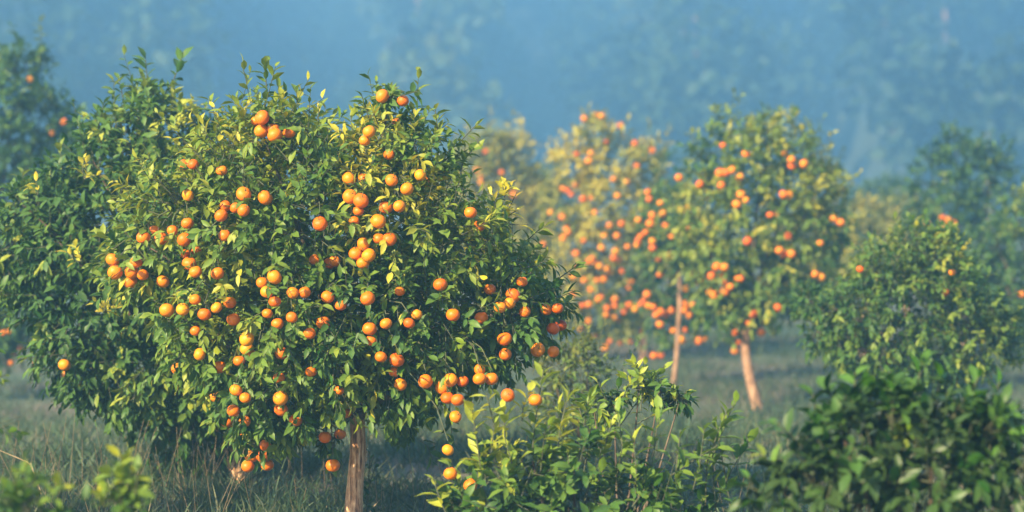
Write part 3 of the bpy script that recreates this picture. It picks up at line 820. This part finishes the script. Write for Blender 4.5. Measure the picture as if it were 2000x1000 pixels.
def hill_h(x, y):
    # spurs and hollows of the valley side
    a = 1000 + F_PX * x / np.maximum(y, 30.0); x, y = x / 1.5, y / 1.5
    G = lambda c, w: np.exp(-((a - c) / w) ** 2)
    y0 = 148 - 58 * G(-60, 300) - 52 * G(1800, 210) - 40 * G(2200, 200) + 18 * G(620, 160) - 46 * G(1310, 100) - 36 * G(830, 75) + 24 * G(1060, 90) - 34 * G(330, 70) + 20 * G(1560, 80) + 6 * np.sin(x * 0.35)
    y0 = np.maximum(78.0, y0)
    s = np.maximum(0.0, y - y0)
    h = 0.34 * s * np.clip(s / 6, 0, 1)
    return 1.5 * 21.0 * (1 - np.exp(-h / 21.0 * 1.35)) - 0.5


gm = ground_material()
gx = np.concatenate([np.linspace(-142, -26, 16), np.linspace(-24, 24, 49), np.linspace(26, 142, 16)])
gy = np.concatenate([np.linspace(-7, 36, 30), np.linspace(38, 388, 66)])
XX, YY = np.meshgrid(gx, gy)
ZZ = 0.012 * np.sin(XX * 1.7) * np.sin(YY * 1.3)
fl = YY < 40
Bg = Builder()
V = np.stack([XX, YY, np.where(fl, ZZ + ground_z(YY), -0.5)], -1).reshape(-1, 3)
nx, ny = len(gx), len(gy)
q = np.array([(j * nx + i, j * nx + i + 1, (j + 1) * nx + i + 1, (j + 1) * nx + i) for j in range(ny - 1) for i in range(nx - 1)])
Bg.add(V, 0.5, None, q)
g = Bg.build('ground', [gm]); g['kind'] = 'structure'; g['label'] = 'grassy orchard floor fading into mist'
Bh = Builder()
hx = np.linspace(-138, 138, 90); hy = np.linspace(90, 386, 70)
XX, YY = np.meshgrid(hx, hy)
Bh.add(np.stack([XX, YY, hill_h(XX, YY) - 0.05], -1).reshape(-1, 3), 0.5, None,
       np.array([(j * 90 + i, j * 90 + i + 1, (j + 1) * 90 + i + 1, (j + 1) * 90 + i) for j in range(69) for i in range(89)]))
h = Bh.build('hill', [plain_material('wooded_hillside', (0.05, 0.06, 0.025))]); h['kind'] = 'structure'; h['label'] = 'hazy wooded hillside rising behind the orchard'

# forest on the hillside: far-off wood that reads as one mass
def forest():
    rg = np.random.default_rng(77)
    B = Builder()
    pts = []
    for _ in range(6000):
        x = rg.uniform(-102, 102); y = rg.uniform(114, 338)
        if abs(x) > 0.24 * y + 12 or hill_h(np.array(x), np.array(y + 18)) < -0.1:
            continue
        r = rg.uniform(2.7, 6.9)
        if any((x - a) ** 2 + (y - b) ** 2 < (0.72 * (r + c)) ** 2 for a, b, c in pts):
            continue
        pts.append((x, y, r))
    for x, y, r in pts:
        z = float(hill_h(np.array(x), np.array(y)))
        ht = r * rg.uniform(1.7, 2.6)
        tint = np.clip(0.46 + 0.42 * math.sin(x * 0.127 + 0.9 * math.sin(y * 0.073)) * math.cos(y * 0.087 + x * 0.033) - 0.10 - 0.45 / (1 + math.exp(-(x / y - 0.125) / 0.02)) - 0.35 / (1 + math.exp((x / y + 0.165) / 0.02)) + rg.normal(0.0, 0.30), 0, 1)  # darker trees towards both view edges, with vignette shade put into the tint
        n = int(33 * r * r)
        u = nrm(rg.normal(size=(n, 3)))
        # several sub-clumps give an uneven outline
        cl = nrm(rg.normal(size=(7, 3))) * 0.55
        pick = rg.integers(0, 7, n)
        p = cl[pick] + u * rg.uniform(0.25, 0.62, (n, 1))
        P = np.array([x, y, z + ht * 0.6]) + p * np.array([r, r, ht * 0.5])
        D = nrm(rg.normal(size=(n, 3)) + p * 0.8); U = rg.normal(size=(n, 3)) * 0.5 + np.array([0, 0, 1.0]) + p
        L_ = rg.uniform(0.6, 1.5, n)
        add_leaves(B, P, D, U, L_, L_ * rg.uniform(0.5, 0.8, n), rg.uniform(0, 0.3, n), np.clip(tint + rg.normal(0, 0.05, n), 0, 1))
        add_tubes(B, np.array([[x, y, z - 0.2]]), np.array([[x, y, z + ht * 0.7]]), np.array([0.24]), np.array([0.12]), 1, 6)
    m = leaf_material('forest_leaf', [(0.0, (0.008, 0.016, 0.008)), (0.4, (0.035, 0.055, 0.025)), (0.7, (0.13, 0.15, 0.07)), (1.0, (0.28, 0.27, 0.16))], spec=0.1)
    o = B.build('forest', [m, M['bark']])
    o['kind'] = 'stuff'; o['label'] = 'mass of hazy blue forest trees covering the hillside'
    print('forest trees', len(pts))


forest()


def grass():
    rg = np.random.default_rng(91)
    B = Builder()
    n = 150000
    # more blades per square metre nearer, where single ones can be told
    y = 11.3 + 26 * rg.uniform(size=n) ** 1.9
    x = rg.uniform(-1, 1, n) * (0.235 * y + 1.0)
    clump = np.sin(x * 2.1 + 1.7 * np.sin(y * 1.1)) * np.sin(y * 1.9 + 1.3 * np.sin(x * 1.4)) + 0.6 * np.sin(x * 5.3 + y * 3.1)
    keep = rg.uniform(size=n) < 0.55 + 0.4 * clump
    x, y, clump = x[keep], y[keep], clump[keep]
    n = len(x)
    P = np.stack([x, y, ground_z(y)], 1)
    hgt = rg.gamma(5, 0.021, n) * (1 + 0.35 * clump) + 0.03
    lean = rg.normal(0, 0.42, (n, 2))
    D = nrm(np.concatenate([lean, np.ones((n, 1))], 1))
    S = nrm(np.cross(D, nrm(rg.normal(size=(n, 3)))))
    bend = np.concatenate([lean * 0.9, np.full((n, 1), -0.25)], 1)
    wd = rg.uniform(0.003, 0.007, n)
    dry = np.clip(0.30 - 0.22 * clump + rg.normal(0, 0.22, n) + 0.10 * (y < 13.6) * (x < -1.2), 0, 1)
    h1 = hgt[:, None]
    V = np.stack([P - S * wd[:, None], P + S * wd[:, None],
                  P + D * h1 * 0.55 + S * wd[:, None] * 0.7 + bend * h1 * 0.12, P + D * h1 * 0.55 - S * wd[:, None] * 0.7 + bend * h1 * 0.12,
                  P + D * h1 + bend * h1 * 0.42], 1)
    off = (np.arange(n) * 5)[:, None]
    B.add(V.reshape(-1, 3), np.repeat(dry, 5), np.array([[3, 2, 4]]) + off, np.array([[0, 1, 2, 3]]) + off)
    # dry stalks
    k = 190
    y = rg.uniform(12.2, 14.5, k); x = rg.uniform(-3.0, 2.6, k)
    x[:90] = rg.normal(-1.9, 0.5, 90)
    A = np.stack([x, y, np.zeros(k)], 1)
    C = A + np.stack([rg.normal(0, 0.10, k), rg.normal(0, 0.1, k), rg.uniform(0.2, 0.5, k)], 1)
    B2 = Builder()
    add_tubes(B2, A, C, np.full(k, 0.0022), np.full(k, 0.0012), 0)
    for v, t, q in zip(B2.v, B2.t, B2.f4):
        B.add(v, 0.9, None, q)
    m = leaf_material('grass_blade', [(0.0, (0.022, 0.046, 0.025)), (0.35, (0.045, 0.066, 0.038)), (0.65, (0.10, 0.088, 0.052)), (1.0, (0.24, 0.17, 0.10))], trans=0.3, rough=0.6, spec=0.3)
    o = B.build('grass', [m]); o['kind'] = 'stuff'; o['label'] = 'rough half-dry grass under the orchard trees'


grass()

# one long dry stalk leaning at the edge
B = Builder()
p0, p1, p2 = at(95, 965, 13.0), at(60, 905, 13.0), at(0, 880, 13.0)
p0[2] = 0.0
add_limb(B, [p0, p1, p2], [0.004, 0.003, 0.0015], sides=6, wob=0.02)
add_tubes(B, p1[None], at(66, 922, 12.95)[None], np.array([0.003]), np.array([0.001]), 0, 5)
o = B.build('dry_stalk', [plain_material('dry_straw', (0.34, 0.24, 0.14))], origin=p0)
o['label'] = 'long thin dry weed stalk leaning over the grass'; o['category'] = 'dry stalk'

# ================================================================== HAZE
def haze():
    x0, x1, y0, y1, z0, z1 = -146, 146, -9, 392, -1.8, 46
    me = bpy.data.meshes.new('haze')
    v = [(x0, y0, z0), (x1, y0, z0), (x1, y1, z0), (x0, y1, z0), (x0, y0, z1), (x1, y0, z1), (x1, y1, z1), (x0, y1, z1)]
    me.from_pydata(v, [], [(0, 3, 2, 1), (4, 5, 6, 7), (0, 1, 5, 4), (1, 2, 6, 5), (2, 3, 7, 6), (3, 0, 4, 7)])
    m, N, L = new_mat('mist')
    out = N.new('ShaderNodeOutputMaterial')
    pv = N.new('ShaderNodeVolumePrincipled')
    pv.inputs['Color'].default_value = (0.32, 0.67, 1.0, 1)
    pv.inputs['Density'].default_value = 0.0055
    pv.inputs['Density Attribute'].default_value = ''
    pv.inputs['Anisotropy'].default_value = 0.5
    L.new(pv.outputs[0], out.inputs['Volume'])
    try:
        m.cycles.homogeneous_volume = True
    except Exception:
        pass
    me.materials.append(m)
    o = bpy.data.objects.new('haze', me); COL.objects.link(o)
    o['kind'] = 'stuff'; o['label'] = 'pale blue morning mist filling the orchard valley'


haze()

# ================================================================== LIGHT, WORLD, CAMERA
w = bpy.data.worlds.new('World'); scene.world = w; w.use_nodes = True
N, L = w.node_tree.nodes, w.node_tree.links
bg = N['Background']
sky = N.new('ShaderNodeTexSky'); sky.sky_type = 'NISHITA'; sky.sun_disc = False
sky.sun_elevation = SUN_EL; sky.sun_rotation = SUN_AZ
L.new(sky.outputs[0], bg.inputs['Color']); bg.inputs['Strength'].default_value = 0.085

sl = bpy.data.lights.new('sun', 'SUN'); sl.energy = 5.0; sl.angle = math.radians(0.5); sl.color = (1.0, 0.82, 0.50)
so = bpy.data.objects.new('sun', sl); COL.objects.link(so)
from mathutils import Vector
so.rotation_euler = Vector(tuple(-SUN_DIR)).to_track_quat('-Z', 'Y').to_euler()

cd = bpy.data.cameras.new('camera'); co = bpy.data.objects.new('camera', cd); COL.objects.link(co)
co.location = (0, 0, CAM_H); co.rotation_euler = (math.pi / 2, 0, 0)
cd.sensor_width = 36; cd.lens = 36 * F_PX / W_PX
cd.shift_y = -(500 - HOR) / W_PX
cd.clip_end = 900
cd.dof.use_dof = True; cd.dof.focus_distance = 11.6; cd.dof.aperture_fstop = 1.7
scene.camera = co

scene.view_settings.view_transform = 'Standard'; scene.view_settings.look = 'None'
scene.view_settings.gamma = 1.0; scene.view_settings.use_curve_mapping = False
scene.view_settings.exposure = 1.95
cy = scene.cycles
cy.max_bounces = 6; cy.diffuse_bounces = 3; cy.glossy_bounces = 2; cy.transmission_bounces = 4; cy.volume_bounces = 1
cy.use_denoising = True
cy.use_adaptive_sampling = False
